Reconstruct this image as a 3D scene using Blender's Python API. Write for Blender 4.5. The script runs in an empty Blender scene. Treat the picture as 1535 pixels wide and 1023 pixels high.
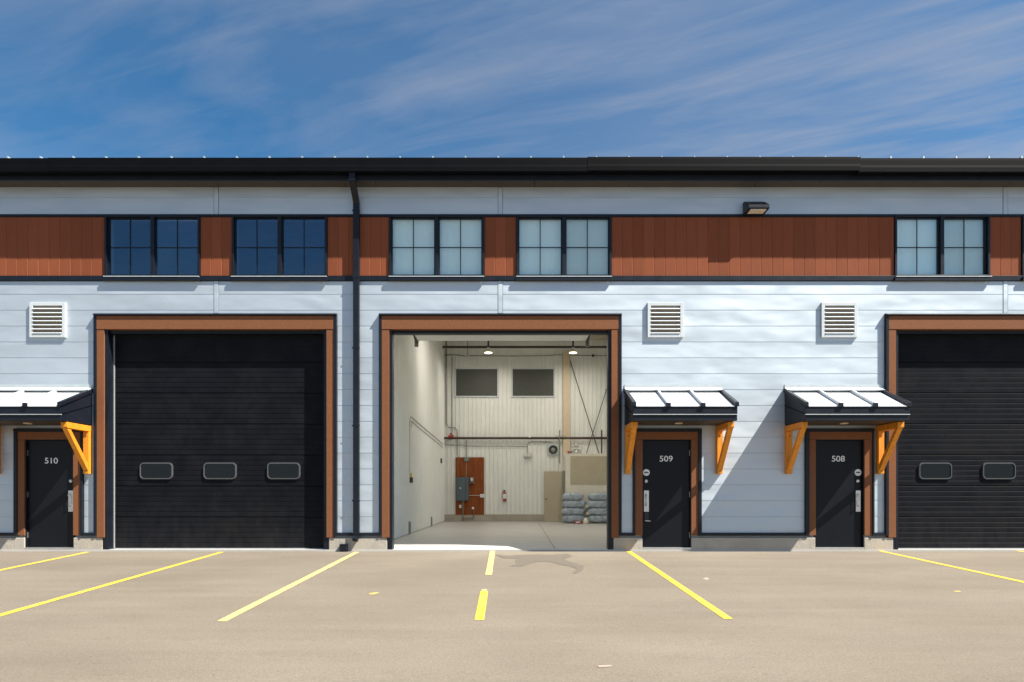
import bpy, bmesh, math, random
from mathutils import Vector, Matrix
random.seed(7)
S = bpy.context.scene
C = S.collection
R = math.radians

# ------------------------------------------------------------------ camera, sky, sun, exposure
CAM = Vector((0.0, -12.5, 1.0)); F = 962.5; VX, VY = 760.0, 747.0      # in pixels of the 1535 px wide photograph
cd = bpy.data.cameras.new('camera'); cam = bpy.data.objects.new('camera', cd); C.objects.link(cam)
cam.location = CAM; cam.rotation_euler = (R(90), 0, 0)
cd.sensor_width = 36.0; cd.lens = F/1535*36.0
cd.shift_x = (767.5-VX)/1535; cd.shift_y = (VY-511.5)/1535
cd.clip_start = 0.05; cd.clip_end = 2000
S.camera = cam

SUN = Vector((2.25, -1.0, 3.08)).normalized()                          # towards the sun
elev = math.asin(SUN.z); azim = math.atan2(SUN.x, SUN.y)
sd = bpy.data.lights.new('sun', 'SUN'); sd.energy = 5.0; sd.angle = R(0.5); sd.color = (1.0, 0.93, 0.82)
sun = bpy.data.objects.new('sun', sd); C.objects.link(sun)
sun.rotation_euler = SUN.to_track_quat('Z', 'Y').to_euler(); sun.location = (10, -20, 30)

W = bpy.data.worlds.new('World'); S.world = W; W.use_nodes = True
wn = W.node_tree.nodes; wl = W.node_tree.links; wn.clear()
def N(nodes, t, **kw):
    n = nodes.new(t)
    for k, v in kw.items():
        if k.startswith('i_'):
            n.inputs[k[2:].replace('_', ' ')].default_value = v
        else: setattr(n, k, v)
    return n
sky = N(wn, 'ShaderNodeTexSky', sky_type='NISHITA', sun_disc=False, sun_elevation=elev, sun_rotation=azim,
        altitude=1000, air_density=1.0, dust_density=0.3, ozone_density=3.0)
bg = N(wn, 'ShaderNodeBackground'); bg.inputs['Strength'].default_value = 0.055
wo = N(wn, 'ShaderNodeOutputWorld')
tc = N(wn, 'ShaderNodeTexCoord')
sep = N(wn, 'ShaderNodeSeparateXYZ'); wl.new(tc.outputs['Generated'], sep.inputs[0])
zc = N(wn, 'ShaderNodeMath', operation='MAXIMUM'); wl.new(sep.outputs['Z'], zc.inputs[0]); zc.inputs[1].default_value = 0.04
dx = N(wn, 'ShaderNodeMath', operation='DIVIDE'); wl.new(sep.outputs['X'], dx.inputs[0]); wl.new(zc.outputs[0], dx.inputs[1])
dy = N(wn, 'ShaderNodeMath', operation='DIVIDE'); wl.new(sep.outputs['Y'], dy.inputs[0]); wl.new(zc.outputs[0], dy.inputs[1])
cmb = N(wn, 'ShaderNodeCombineXYZ'); wl.new(dx.outputs[0], cmb.inputs[0]); wl.new(dy.outputs[0], cmb.inputs[1])
mp = N(wn, 'ShaderNodeMapping'); mp.inputs['Rotation'].default_value = (0, 0, R(21)); mp.inputs['Scale'].default_value = (1.0, 1.0, 1.0)
wl.new(cmb.outputs[0], mp.inputs[0])
mp2 = N(wn, 'ShaderNodeMapping'); mp2.inputs['Scale'].default_value = (0.5, 1.8, 1.0); mp2.inputs['Location'].default_value = (1.3, 0.4, 0)
wl.new(mp.outputs[0], mp2.inputs[0])
n1 = N(wn, 'ShaderNodeTexNoise'); n1.inputs['Scale'].default_value = 1.7; n1.inputs['Detail'].default_value = 10; n1.inputs['Roughness'].default_value = 0.55; n1.inputs['Distortion'].default_value = 1.1
wl.new(mp2.outputs[0], n1.inputs['Vector'])
n2 = N(wn, 'ShaderNodeTexNoise'); n2.inputs['Scale'].default_value = 0.75; n2.inputs['Detail'].default_value = 3
mp3 = N(wn, 'ShaderNodeMapping'); mp3.inputs['Location'].default_value = (4.2, 2.4, 0); wl.new(cmb.outputs[0], mp3.inputs[0]); wl.new(mp3.outputs[0], n2.inputs['Vector'])
n3 = N(wn, 'ShaderNodeTexNoise'); n3.inputs['Scale'].default_value = 5.5; n3.inputs['Detail'].default_value = 10; n3.inputs['Roughness'].default_value = 0.62; n3.inputs['Distortion'].default_value = 0.6
mp4 = N(wn, 'ShaderNodeMapping'); mp4.inputs['Scale'].default_value = (0.30, 1.5, 1.0); mp4.inputs['Rotation'].default_value = (0, 0, R(6)); wl.new(mp.outputs[0], mp4.inputs[0]); wl.new(mp4.outputs[0], n3.inputs['Vector'])
nm_ = N(wn, 'ShaderNodeMix', data_type='FLOAT'); nm_.inputs[0].default_value = 0.36; wl.new(n1.outputs['Fac'], nm_.inputs[2]); wl.new(n3.outputs['Fac'], nm_.inputs[3])
r1 = N(wn, 'ShaderNodeMapRange'); wl.new(nm_.outputs[0], r1.inputs[0]); r1.inputs[1].default_value = 0.43; r1.inputs[2].default_value = 0.66
r2 = N(wn, 'ShaderNodeMapRange'); wl.new(n2.outputs['Fac'], r2.inputs[0]); r2.inputs[1].default_value = 0.32; r2.inputs[2].default_value = 0.66
mm = N(wn, 'ShaderNodeMath', operation='MULTIPLY_ADD'); wl.new(r1.outputs[0], mm.inputs[0]); mm.inputs[1].default_value = 0.66
m4 = N(wn, 'ShaderNodeMath', operation='MULTIPLY'); wl.new(r2.outputs[0], m4.inputs[0]); m4.inputs[1].default_value = 0.38
wl.new(m4.outputs[0], mm.inputs[2])
gxn = N(wn, 'ShaderNodeMath', operation='MULTIPLY_ADD'); wl.new(sep.outputs['X'], gxn.inputs[0]); gxn.inputs[1].default_value = 0.42; gxn.inputs[2].default_value = 0.60
m5 = N(wn, 'ShaderNodeMath', operation='MULTIPLY', use_clamp=True); wl.new(mm.outputs[0], m5.inputs[0]); wl.new(gxn.outputs[0], m5.inputs[1])
tint = N(wn, 'ShaderNodeMix', data_type='RGBA', blend_type='MULTIPLY'); tint.inputs['Factor'].default_value = 1.0
wl.new(sky.outputs[0], tint.inputs['A']); tint.inputs['B'].default_value = (0.42, 0.92, 1.08, 1)
mixc = N(wn, 'ShaderNodeMix', data_type='RGBA'); wl.new(m5.outputs[0], mixc.inputs['Factor'])
wl.new(tint.outputs['Result'], mixc.inputs['A']); mixc.inputs['B'].default_value = (3.1, 3.35, 4.0, 1)
hz = N(wn, 'ShaderNodeMapRange'); wl.new(sep.outputs['Z'], hz.inputs[0]); hz.inputs[1].default_value = 0.42; hz.inputs[2].default_value = 0.0; hz.inputs[3].default_value = 0.0; hz.inputs[4].default_value = 0.85
mixh = N(wn, 'ShaderNodeMix', data_type='RGBA'); wl.new(hz.outputs[0], mixh.inputs['Factor']); wl.new(mixc.outputs['Result'], mixh.inputs['A']); mixh.inputs['B'].default_value = (4.6, 5.0, 5.5, 1)
wl.new(mixh.outputs['Result'], bg.inputs['Color']); wl.new(bg.outputs[0], wo.inputs[0])

S.view_settings.view_transform = 'Standard'; S.view_settings.look = 'None'
S.view_settings.gamma = 1; S.view_settings.use_curve_mapping = False
S.view_settings.exposure = 1.3
S.render.engine = 'CYCLES'
S.cycles.max_bounces = 10; S.cycles.diffuse_bounces = 6; S.cycles.transparent_max_bounces = 12
S.cycles.caustics_reflective = False; S.cycles.caustics_refractive = False

# ------------------------------------------------------------------ helpers
ORG = {}
def tag(o, label=None, cat=None, group=None, kind=None):
    if label: o['label'] = label
    if cat: o['category'] = cat
    if group: o['group'] = group
    if kind: o['kind'] = kind
    return o
def empty(name, loc, label=None, cat=None, group=None):
    o = bpy.data.objects.new(name, None); C.objects.link(o); o.location = loc; o.empty_display_size = 0.2
    ORG[o.name] = Vector(loc); tag(o, label, cat, group); return o
class MB:
    def __init__(s): s.v = []; s.f = []; s.sm = False
    def add(s, vs, fs):
        b = len(s.v); s.v += [tuple(v) for v in vs]; s.f += [tuple(i+b for i in f) for f in fs]; return s
    def box(s, x0, x1, y0, y1, z0, z1):
        if x0 > x1: x0, x1 = x1, x0
        if y0 > y1: y0, y1 = y1, y0
        if z0 > z1: z0, z1 = z1, z0
        return s.add([(x0,y0,z0),(x1,y0,z0),(x1,y1,z0),(x0,y1,z0),(x0,y0,z1),(x1,y0,z1),(x1,y1,z1),(x0,y1,z1)],
              [(0,3,2,1),(4,5,6,7),(0,1,5,4),(1,2,6,5),(2,3,7,6),(3,0,4,7)])
    def prism(s, pts, a0, a1, axis):                 # pts: outline in the plane across the axis
        n = len(pts)
        def p(q, a):
            return {'x': (a, q[0], q[1]), 'y': (q[0], a, q[1]), 'z': (q[0], q[1], a)}[axis]
        vs = [p(q, a0) for q in pts] + [p(q, a1) for q in pts]
        fs = [tuple(range(n)), tuple(range(2*n-1, n-1, -1))] + [(i, i+n, (i+1) % n+n, (i+1) % n) for i in range(n)]
        return s.add(vs, fs)
    def tube(s, path, r, n=8, square=None):
        s.sm = square is None
        P = [Vector(p) for p in path]; rings = []
        for i, p in enumerate(P):
            t = ((P[i]-P[i-1]).normalized() if i else Vector()) + ((P[i+1]-P[i]).normalized() if i < len(P)-1 else Vector())
            t.normalize()
            up = Vector((0,0,1)) if abs(t.z) < .9 else Vector((0,1,0))
            if square: up = Vector((1,0,0)) if abs(t.x) < .7 else Vector((0,0,1))
            a = t.cross(up).normalized(); b = t.cross(a).normalized()
            k = 1.0
            if 0 < i < len(P)-1:
                c = (P[i]-P[i-1]).normalized().dot((P[i+1]-P[i]).normalized()); k = 1/max(.5, math.sqrt((1+c)/2))
            if square:
                w, d = square
                rings.append([p + a*d*sx*k/2 + b*w*sy/2 for sx, sy in ((-1,-1),(1,-1),(1,1),(-1,1))])
            else:
                rings.append([p + (a*math.cos(2*math.pi*j/n)+b*math.sin(2*math.pi*j/n))*r for j in range(n)])
        m = len(rings[0]); vs = [q for g in rings for q in g]; fs = []
        for i in range(len(P)-1):
            for j in range(m):
                fs.append((i*m+j, i*m+(j+1) % m, (i+1)*m+(j+1) % m, (i+1)*m+j))
        fs.append(tuple(range(m-1, -1, -1))); fs.append(tuple((len(P)-1)*m+j for j in range(m)))
        return s.add(vs, fs)
    def lathe(s, c, prof, n=20, axis='z'):            # prof: (radius, height) from c
        s.sm = True; c = Vector(c); vs = []; fs = []
        for r, h in prof:
            for j in range(n):
                a = 2*math.pi*j/n; u, w = r*math.cos(a), r*math.sin(a)
                vs.append(c + {'z': Vector((u,w,h)), 'y': Vector((u,h,w)), 'x': Vector((h,u,w))}[axis])
        for i in range(len(prof)-1):
            for j in range(n): fs.append((i*n+j, i*n+(j+1) % n, (i+1)*n+(j+1) % n, (i+1)*n+j))
        fs.append(tuple(range(n))); fs.append(tuple((len(prof)-1)*n+j for j in range(n)))
        return s.add(vs, fs)
    def build(s, name, mat, parent=None, bevel=0.0, loc=None, label=None, cat=None, group=None, kind=None, seg=2, smooth=None):
        me = bpy.data.meshes.new(name)
        o0 = ORG[parent.name] if parent is not None else Vector(loc if loc else (0,0,0))
        me.from_pydata([tuple(Vector(v)-o0) for v in s.v], [], s.f)
        bm = bmesh.new(); bm.from_mesh(me); bmesh.ops.recalc_face_normals(bm, faces=bm.faces)
        if bevel:
            bmesh.ops.bevel(bm, geom=[e for e in bm.edges if e.is_manifold and e.calc_face_angle(0) > .6], offset=bevel, segments=seg, profile=.6, affect='EDGES', clamp_overlap=True)
        bm.to_mesh(me); bm.free()
        if (s.sm if smooth is None else smooth):
            me.polygons.foreach_set('use_smooth', [True]*len(me.polygons))
            if hasattr(me, 'set_sharp_from_angle'): me.set_sharp_from_angle(angle=R(40))
        me.materials.append(mat)
        o = bpy.data.objects.new(name, me); C.objects.link(o)
        if parent is not None: o.parent = parent
        else: o.location = o0
        ORG[o.name] = o0
        return tag(o, label, cat, group, kind)
def box(*a): return MB().box(*a)

def X(px): return (px-VX)/77.0
def Z(py): return (824-py)/77.0
def P(px, py, y):
    t = y+12.5
    return Vector(((px-VX)/F*t, y, 1+(VY-py)/F*t))
SL = 0.0374; G0 = -0.03
def gz(y): return G0+SL*y if y > -40 else G0-SL*40
def gp(px, py, up=0.0):
    dz = (VY-py)/F; t = (1.0-G0+12.5*SL)/(SL-dz)
    y = -12.5+t; return Vector(((px-VX)/F*t, y, gz(y)+up))

# ------------------------------------------------------------------ materials
def base(name):
    m = bpy.data.materials.new(name); m.use_nodes = True
    nt = m.node_tree; b = nt.nodes['Principled BSDF']; return m, nt, nt.nodes, nt.links, b
def setp(b, **k):
    for a, v in k.items(): b.inputs[a.replace('_', ' ')].default_value = v
def mat(name, col, rough=.5, metal=0., spec=.5, var=.08, scale=6., bump=.0, bscale=60., bdet=4., ovar=0., stretch=(1,1,1), dirt=0., dirtcol=(.25,.2,.15), coat=0.):
    m, nt, n, l, b = base(name)
    setp(b, Roughness=rough, Metallic=metal); b.inputs['Specular IOR Level'].default_value = spec
    b.inputs['Coat Weight'].default_value = coat
    t = N(n, 'ShaderNodeTexCoord'); mpn = N(n, 'ShaderNodeMapping'); mpn.inputs['Scale'].default_value = stretch
    oi = N(n, 'ShaderNodeObjectInfo')
    l.new(t.outputs['Object'], mpn.inputs[0])
    add = N(n, 'ShaderNodeVectorMath', operation='ADD'); l.new(mpn.outputs[0], add.inputs[0])
    sc = N(n, 'ShaderNodeVectorMath', operation='SCALE'); sc.inputs[0].default_value = (13,7,5); l.new(oi.outputs['Random'], sc.inputs['Scale']); l.new(sc.outputs[0], add.inputs[1])
    no = N(n, 'ShaderNodeTexNoise'); no.inputs['Scale'].default_value = scale; no.inputs['Detail'].default_value = 6; no.inputs['Roughness'].default_value = .6
    l.new(add.outputs[0], no.inputs['Vector'])
    mr = N(n, 'ShaderNodeMapRange'); l.new(no.outputs['Fac'], mr.inputs[0]); mr.inputs[1].default_value = .25; mr.inputs[2].default_value = .75
    mr.inputs[3].default_value = 1-var; mr.inputs[4].default_value = 1+var
    mul = N(n, 'ShaderNodeVectorMath', operation='SCALE'); mul.inputs[0].default_value = col[:3]; l.new(mr.outputs[0], mul.inputs['Scale'])
    out = mul.outputs[0]
    if ovar:
        ro_ = N(n, 'ShaderNodeMapRange'); l.new(oi.outputs['Random'], ro_.inputs[0]); ro_.inputs[3].default_value = 1-ovar; ro_.inputs[4].default_value = 1+ovar
        m2 = N(n, 'ShaderNodeVectorMath', operation='SCALE'); l.new(out, m2.inputs[0]); l.new(ro_.outputs[0], m2.inputs['Scale']); out = m2.outputs[0]
    if dirt:
        nd = N(n, 'ShaderNodeTexNoise'); nd.inputs['Scale'].default_value = scale*.5; nd.inputs['Detail'].default_value = 9; nd.inputs['Roughness'].default_value = .7
        l.new(add.outputs[0], nd.inputs['Vector'])
        md = N(n, 'ShaderNodeMapRange'); l.new(nd.outputs['Fac'], md.inputs[0]); md.inputs[1].default_value = .48; md.inputs[2].default_value = .78; md.inputs[4].default_value = dirt
        mx = N(n, 'ShaderNodeMix', data_type='RGBA'); l.new(md.outputs[0], mx.inputs['Factor']); l.new(out, mx.inputs['A']); mx.inputs['B'].default_value = (*dirtcol, 1)
        out = mx.outputs['Result']
    l.new(out, b.inputs['Base Color'])
    mr2 = N(n, 'ShaderNodeMapRange'); l.new(no.outputs['Fac'], mr2.inputs[0]); mr2.inputs[3].default_value = max(0, rough-.08); mr2.inputs[4].default_value = min(1, rough+.08)
    l.new(mr2.outputs[0], b.inputs['Roughness'])
    if bump:
        nb = N(n, 'ShaderNodeTexNoise'); nb.inputs['Scale'].default_value = bscale; nb.inputs['Detail'].default_value = bdet
        l.new(add.outputs[0], nb.inputs['Vector'])
        bp = N(n, 'ShaderNodeBump'); bp.inputs['Strength'].default_value = 1.0; bp.inputs['Distance'].default_value = bump
        l.new(nb.outputs['Fac'], bp.inputs['Height']); l.new(bp.outputs[0], b.inputs['Normal'])
    return m

M = {}
M['panel'] = mat('white_metal_panel', (.52,.59,.65), rough=.56, metal=.55, spec=.5, var=.02, scale=1.2, bump=.046, bscale=.85, stretch=(.9,1,2.0), bdet=1.8, dirt=.05, dirtcol=(.4,.4,.4))
M['cavity'] = mat('wall_core', (.42,.44,.45), rough=.8)
M['plank'] = mat('brown_metal_siding', (.225,.070,.034), rough=.6, spec=.08, ovar=.10, var=.07, scale=14, bump=.0015, bscale=40, stretch=(1,1,.15), dirt=.15, dirtcol=(.20,.075,.03))
M['brown'] = mat('brown_woodgrain_trim', (.20,.083,.040), rough=.65, spec=.12, var=.12, scale=25, bump=.001, bscale=80, stretch=(1,1,1), dirt=.15, dirtcol=(.2,.11,.07))
M['black'] = mat('black_metal_trim', (.006,.009,.016), rough=.42, spec=.30, var=.2, scale=5, dirt=.08, dirtcol=(.03,.03,.03))
M['door'] = mat('black_garage_door', (.0078,.009,.0125), rough=.5, spec=.07, var=.3, scale=3, bump=.0006, bscale=90, stretch=(1,1,1), dirt=.5, dirtcol=(.017,.016,.014))
def dusty(m, zmax, amt):                                          # road dust thrown up on the foot of the doors
    nt = m.node_tree; n = nt.nodes; l = nt.links; b = n['Principled BSDF']; src = b.inputs['Base Color'].links[0].from_socket
    t = N(n, 'ShaderNodeTexCoord'); sp_ = N(n, 'ShaderNodeSeparateXYZ'); l.new(t.outputs['Object'], sp_.inputs[0])
    mr = N(n, 'ShaderNodeMapRange'); l.new(sp_.outputs['Z'], mr.inputs[0]); mr.inputs[1].default_value = zmax; mr.inputs[2].default_value = 0; mr.inputs[4].default_value = amt
    mp_ = N(n, 'ShaderNodeMapping'); mp_.inputs['Scale'].default_value = (1, 1, .25); l.new(t.outputs['Object'], mp_.inputs[0])
    q = N(n, 'ShaderNodeTexNoise'); q.inputs['Scale'].default_value = 9; q.inputs['Detail'].default_value = 9; q.inputs['Roughness'].default_value = .7; l.new(mp_.outputs[0], q.inputs['Vector'])
    m2 = N(n, 'ShaderNodeMapRange'); l.new(q.outputs['Fac'], m2.inputs[0]); m2.inputs[1].default_value = .35; m2.inputs[2].default_value = .75
    k = N(n, 'ShaderNodeMath', operation='MULTIPLY'); l.new(mr.outputs[0], k.inputs[0]); l.new(m2.outputs[0], k.inputs[1])
    mx = N(n, 'ShaderNodeMix', data_type='RGBA'); l.new(k.outputs[0], mx.inputs['Factor']); l.new(src, mx.inputs['A']); mx.inputs['B'].default_value = (.10,.088,.07,1)
    l.new(mx.outputs['Result'], b.inputs['Base Color'])
dusty(M['door'], 1.0, .16)
M['leaf'] = mat('black_painted_door', (.004,.0055,.009), rough=.40, spec=.22, var=.15, scale=2, dirt=.2, dirtcol=(.012,.012,.011))
M['gutter'] = mat('black_gutter_metal', (.0025,.003,.0045), rough=.6, spec=.08, var=.2, scale=3)
M['soffit'] = mat('dark_brown_soffit', (.055,.042,.032), rough=.6, var=.15, scale=9)
M['concrete'] = mat('concrete_foundation', (.42,.385,.33), rough=.9, spec=.2, var=.16, scale=5, bump=.006, bscale=30, dirt=.55, dirtcol=(.20,.18,.15))
M['wood'] = mat('orange_stained_timber', (.72,.27,.02), rough=.52, spec=.4, var=.32, scale=11, bump=.003, bscale=45, stretch=(3.5,2.5,.4), dirt=.55, dirtcol=(.44,.12,.012))
M['roofwhite'] = mat('white_roof_sheet', (.60,.63,.66), rough=.35, metal=.1, spec=.5, var=.03, scale=2)
M['galv'] = mat('light_grey_flashing', (.55,.60,.62), rough=.4, metal=.3, var=.08, scale=8)
M['vent'] = mat('white_vent_metal', (.55,.60,.63), rough=.45, var=.04, scale=8)
M['darkhole'] = mat('dark_vent_screen', (.30,.24,.18), rough=.9)
M['steel'] = mat('brushed_steel', (.62,.61,.58), rough=.32, metal=.85, var=.1, scale=20)
M['portframe'] = mat('porthole_rim', (.075,.08,.085), rough=.35, spec=.5)
M['rubber'] = mat('grey_weather_seal', (.32,.33,.34), rough=.6)
M['white'] = mat('white_lettering', (.80,.81,.84), rough=.5, var=.02)
M['ink'] = mat('dark_print', (.02,.02,.025), rough=.6)
M['lens'] = mat('cream_lamp_lens', (.72,.62,.48), rough=.35, var=.1, scale=30)
M['liner'] = mat('white_liner_panel', (.78,.80,.78), rough=.45, spec=.5, var=.05, scale=1.5, bump=.004, bscale=2.0)
M['ceil'] = mat('roof_insulation', (.50,.43,.33), rough=.9, var=.2, scale=2)
M['floor'] = mat('concrete_floor', (.47,.47,.455), rough=.42, spec=.5, var=.12, scale=1.6, dirt=.3, dirtcol=(.34,.30,.23), bump=.001, bscale=8)
M['pipe'] = mat('dark_sprinkler_pipe', (.055,.03,.024), rough=.5, var=.3)
M['conduit'] = mat('grey_conduit', (.26,.27,.25), rough=.4, metal=.5)
M['green'] = mat('grey_green_steel', (.19,.25,.23), rough=.5)
M['column'] = mat('cream_column', (.62,.52,.38), rough=.6, var=.06)
M['rod'] = mat('bracing_rod', (.05,.04,.035), rough=.5)
M['ply'] = mat('red_brown_plywood', (.25,.070,.020), rough=.7, spec=.2, var=.5, scale=7, stretch=(3,1,.4), dirt=.8, dirtcol=(.09,.02,.008))
M['epanel'] = mat('blue_grey_enamel', (.085,.125,.15), rough=.45, var=.08)
M['tandoor'] = mat('tan_primed_door', (.47,.42,.32), rough=.6, var=.04)
M['mud'] = mat('joint_compound', (.76,.73,.64), rough=.9, var=.06, scale=4)
M['drywall'] = mat('tan_drywall_paper', (.48,.43,.32), rough=.9, var=.08, scale=3)
M['bag'] = mat('blue_grey_plastic', (.33,.40,.47), rough=.28, spec=.6, var=.35, scale=6, bump=.03, bscale=9, dirt=.35, dirtcol=(.48,.5,.5))
M['red'] = mat('red_paint', (.38,.03,.02), rough=.4)
M['cream'] = mat('cream_plastic', (.75,.70,.58), rough=.5)
M['grey_glass'] = mat('dark_grey_pane', (.07,.075,.068), rough=.55, spec=.3, var=.08)
M['blind'] = mat('pale_roller_blind', (.82,.97,.95), rough=.8, var=.02)
M['chrome'] = mat('tank_metal', (.6,.6,.6), rough=.25, metal=.9)
M['yellow_tag'] = mat('yellow_tag', (.75,.55,.04), rough=.5)
M['jute'] = mat('pale_packing_tape', (.6,.56,.42), rough=.5)

def glass_mat(name, tint_, rmin, rmax, trans):
    m, nt, n, l, b = base(name); n.remove(b)
    o = n['Material Output']
    g = N(n, 'ShaderNodeBsdfGlossy'); g.inputs['Roughness'].default_value = .03; g.inputs['Color'].default_value = (*tint_, 1)
    t = N(n, 'ShaderNodeBsdfTransparent'); t.inputs['Color'].default_value = (*trans, 1)
    fr = N(n, 'ShaderNodeLayerWeight'); fr.inputs['Blend'].default_value = .35
    mr = N(n, 'ShaderNodeMapRange'); l.new(fr.outputs['Fresnel'], mr.inputs[0]); mr.inputs[3].default_value = rmin; mr.inputs[4].default_value = rmax
    mx = N(n, 'ShaderNodeMixShader'); l.new(mr.outputs[0], mx.inputs[0]); l.new(t.outputs[0], mx.inputs[1]); l.new(g.outputs[0], mx.inputs[2])
    nb = N(n, 'ShaderNodeTexNoise'); nb.inputs['Scale'].default_value = 1.6
    tcn = N(n, 'ShaderNodeTexCoord'); l.new(tcn.outputs['Object'], nb.inputs['Vector'])
    bp = N(n, 'ShaderNodeBump'); bp.inputs['Distance'].default_value = .006; l.new(nb.outputs['Fac'], bp.inputs['Height']); l.new(bp.outputs[0], g.inputs['Normal'])
    l.new(mx.outputs[0], o.inputs[0]); return m
M['glass'] = glass_mat('window_glass', (.38,.70,1.0), .14, .85, (.93,.98,.98))
M['porthole'] = glass_mat('porthole_glass', (.62,.62,.62), .035, .6, (.1,.1,.1))

M['clearglass'] = glass_mat('clear_window_glass', (.6,.9,1.0), .14, .6, (.95,1.0,1.0))
def emit(name, col, st):
    m, nt, n, l, b = base(name); setp(b, Roughness=.4); b.inputs['Base Color'].default_value = (*col, 1)
    b.inputs['Emission Color'].default_value = (*col, 1); b.inputs['Emission Strength'].default_value = st; return m
M['lamp'] = emit('lit_lamp', (1.0, .84, .60), 1.6)

# asphalt: tan-grey, long swept streaks along the building, fine grit, patchy wear
def asphalt():
    m, nt, n, l, b = base('asphalt'); setp(b, Roughness=.9); b.inputs['Specular IOR Level'].default_value = .25
    t = N(n, 'ShaderNodeTexCoord')
    def noise(scale, st, det=6, ro=.6, dist=0.):
        a = N(n, 'ShaderNodeMapping'); a.inputs['Scale'].default_value = st; l.new(t.outputs['Object'], a.inputs[0])
        q = N(n, 'ShaderNodeTexNoise'); q.inputs['Scale'].default_value = scale; q.inputs['Detail'].default_value = det; q.inputs['Roughness'].default_value = ro; q.inputs['Distortion'].default_value = dist
        l.new(a.outputs[0], q.inputs['Vector']); return q.outputs['Fac']
    def rng(s, a, b_, c, d):
        q = N(n, 'ShaderNodeMapRange'); l.new(s, q.inputs[0])
        for i, v in zip((1,2,3,4), (a,b_,c,d)): q.inputs[i].default_value = v
        return q.outputs[0]
    def mul(a, b_):
        q = N(n, 'ShaderNodeMath', operation='MULTIPLY'); l.new(a, q.inputs[0]); l.new(b_, q.inputs[1]); return q.outputs[0]
    streak = rng(noise(1.0, (.22,3.2,1)), .3, .7, .95, 1.05)
    big = rng(noise(.35, (1,1.6,1), 4), .3, .7, .90, 1.08)
    grit = rng(noise(55, (1,1,1), 3, .8), .2, .8, .66, 1.32)
    grit2 = rng(noise(190, (1,1,1), 2, .8), .2, .8, .60, 1.38)
    spots = rng(noise(9, (.5,1,1), 8, .75, .6), .58, .74, 1.0, .84)
    band = rng(noise(1.0, (.04,.75,1), 3), .35, .65, .93, 1.05)
    specks = rng(noise(24, (1,1,1), 2, .5), .70, .74, 1.0, .72)
    scuff = rng(noise(3.0, (.5,1.4,1), 8, .7, 2.5), .60, .72, 1.0, .90)
    f = mul(mul(mul(mul(streak, big), mul(grit, grit2)), spots), mul(mul(band, specks), scuff))
    cr = N(n, 'ShaderNodeMix', data_type='RGBA'); l.new(rng(noise(.8, (.5,1,1), 5), .35, .65, 0, 1), cr.inputs['Factor'])
    cr.inputs['A'].default_value = (.178,.153,.121,1); cr.inputs['B'].default_value = (.198,.173,.139,1)
    sc = N(n, 'ShaderNodeVectorMath', operation='SCALE'); l.new(cr.outputs['Result'], sc.inputs[0]); l.new(f, sc.inputs['Scale'])
    # pale scuffs
    sp = rng(noise(2.2, (.35,2.2,1), 9, .7, 1.2), .64, .80, 0, .30)
    mx = N(n, 'ShaderNodeMix', data_type='RGBA'); l.new(sp, mx.inputs['Factor']); l.new(sc.outputs[0], mx.inputs['A']); mx.inputs['B'].default_value = (.27,.235,.185,1)
    l.new(mx.outputs['Result'], b.inputs['Base Color'])
    bp = N(n, 'ShaderNodeBump'); bp.inputs['Distance'].default_value = .006; bp.inputs['Strength'].default_value = .8
    l.new(noise(120, (1,1,1), 4, .8), bp.inputs['Height']); l.new(bp.outputs[0], b.inputs['Normal'])
    return m
M['asphalt'] = asphalt()
def paint(name, col, worn, thr):
    m = mat(name, col, rough=.7, spec=.3, var=.06, scale=9, bump=.002, bscale=150)
    nt = m.node_tree; n = nt.nodes; l = nt.links; b = n['Principled BSDF']
    src = b.inputs['Base Color'].links[0].from_socket
    t = N(n, 'ShaderNodeTexCoord'); q = N(n, 'ShaderNodeTexNoise'); q.inputs['Scale'].default_value = 15; q.inputs['Detail'].default_value = 8; q.inputs['Roughness'].default_value = .75
    l.new(t.outputs['Object'], q.inputs['Vector'])
    mr = N(n, 'ShaderNodeMapRange'); l.new(q.outputs['Fac'], mr.inputs[0]); mr.inputs[1].default_value = thr; mr.inputs[2].default_value = thr+.1; mr.inputs[4].default_value = worn
    mx = N(n, 'ShaderNodeMix', data_type='RGBA'); l.new(mr.outputs[0], mx.inputs['Factor']); l.new(src, mx.inputs['A']); mx.inputs['B'].default_value = (.30,.26,.19,1)
    l.new(mx.outputs['Result'], b.inputs['Base Color']); return m
M['yellow'] = paint('yellow_line_paint', (.70,.47,.045), .8, .52)
M['paleyellow'] = paint('faded_yellow_paint', (.66,.52,.18), .8, .50)
M['wet'] = mat('damp_asphalt', (.122,.103,.083), rough=.7, var=.15, scale=20, bump=.004, bscale=90)
M['fleck'] = paint('faint_yellow_paint', (.42,.33,.10), .6, .5)
M['pink'] = paint('pink_marking_paint', (.40,.31,.29), .8, .45)

# ------------------------------------------------------------------ ground
g = MB()
xs = [-300,-60,-20,20,60,300]; ys = [0.35,0.0,-3,-8,-14,-22,-40,-120,-400]
vs = [(x, y, gz(min(y, 0)) if y > -40 else gz(-40)) for y in ys for x in xs]
fs = [(j*6+i, j*6+i+1, (j+1)*6+i+1, (j+1)*6+i) for j in range(len(ys)-1) for i in range(5)]
g.add(vs, fs); g.build('asphalt_ground', M['asphalt'], kind='structure', label='sun-bleached tan grey asphalt parking lot')
back = MB().box(-300,300,.35,300,-.6,-.05); back.build('ground_behind', M['asphalt'], kind='structure')

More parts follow.
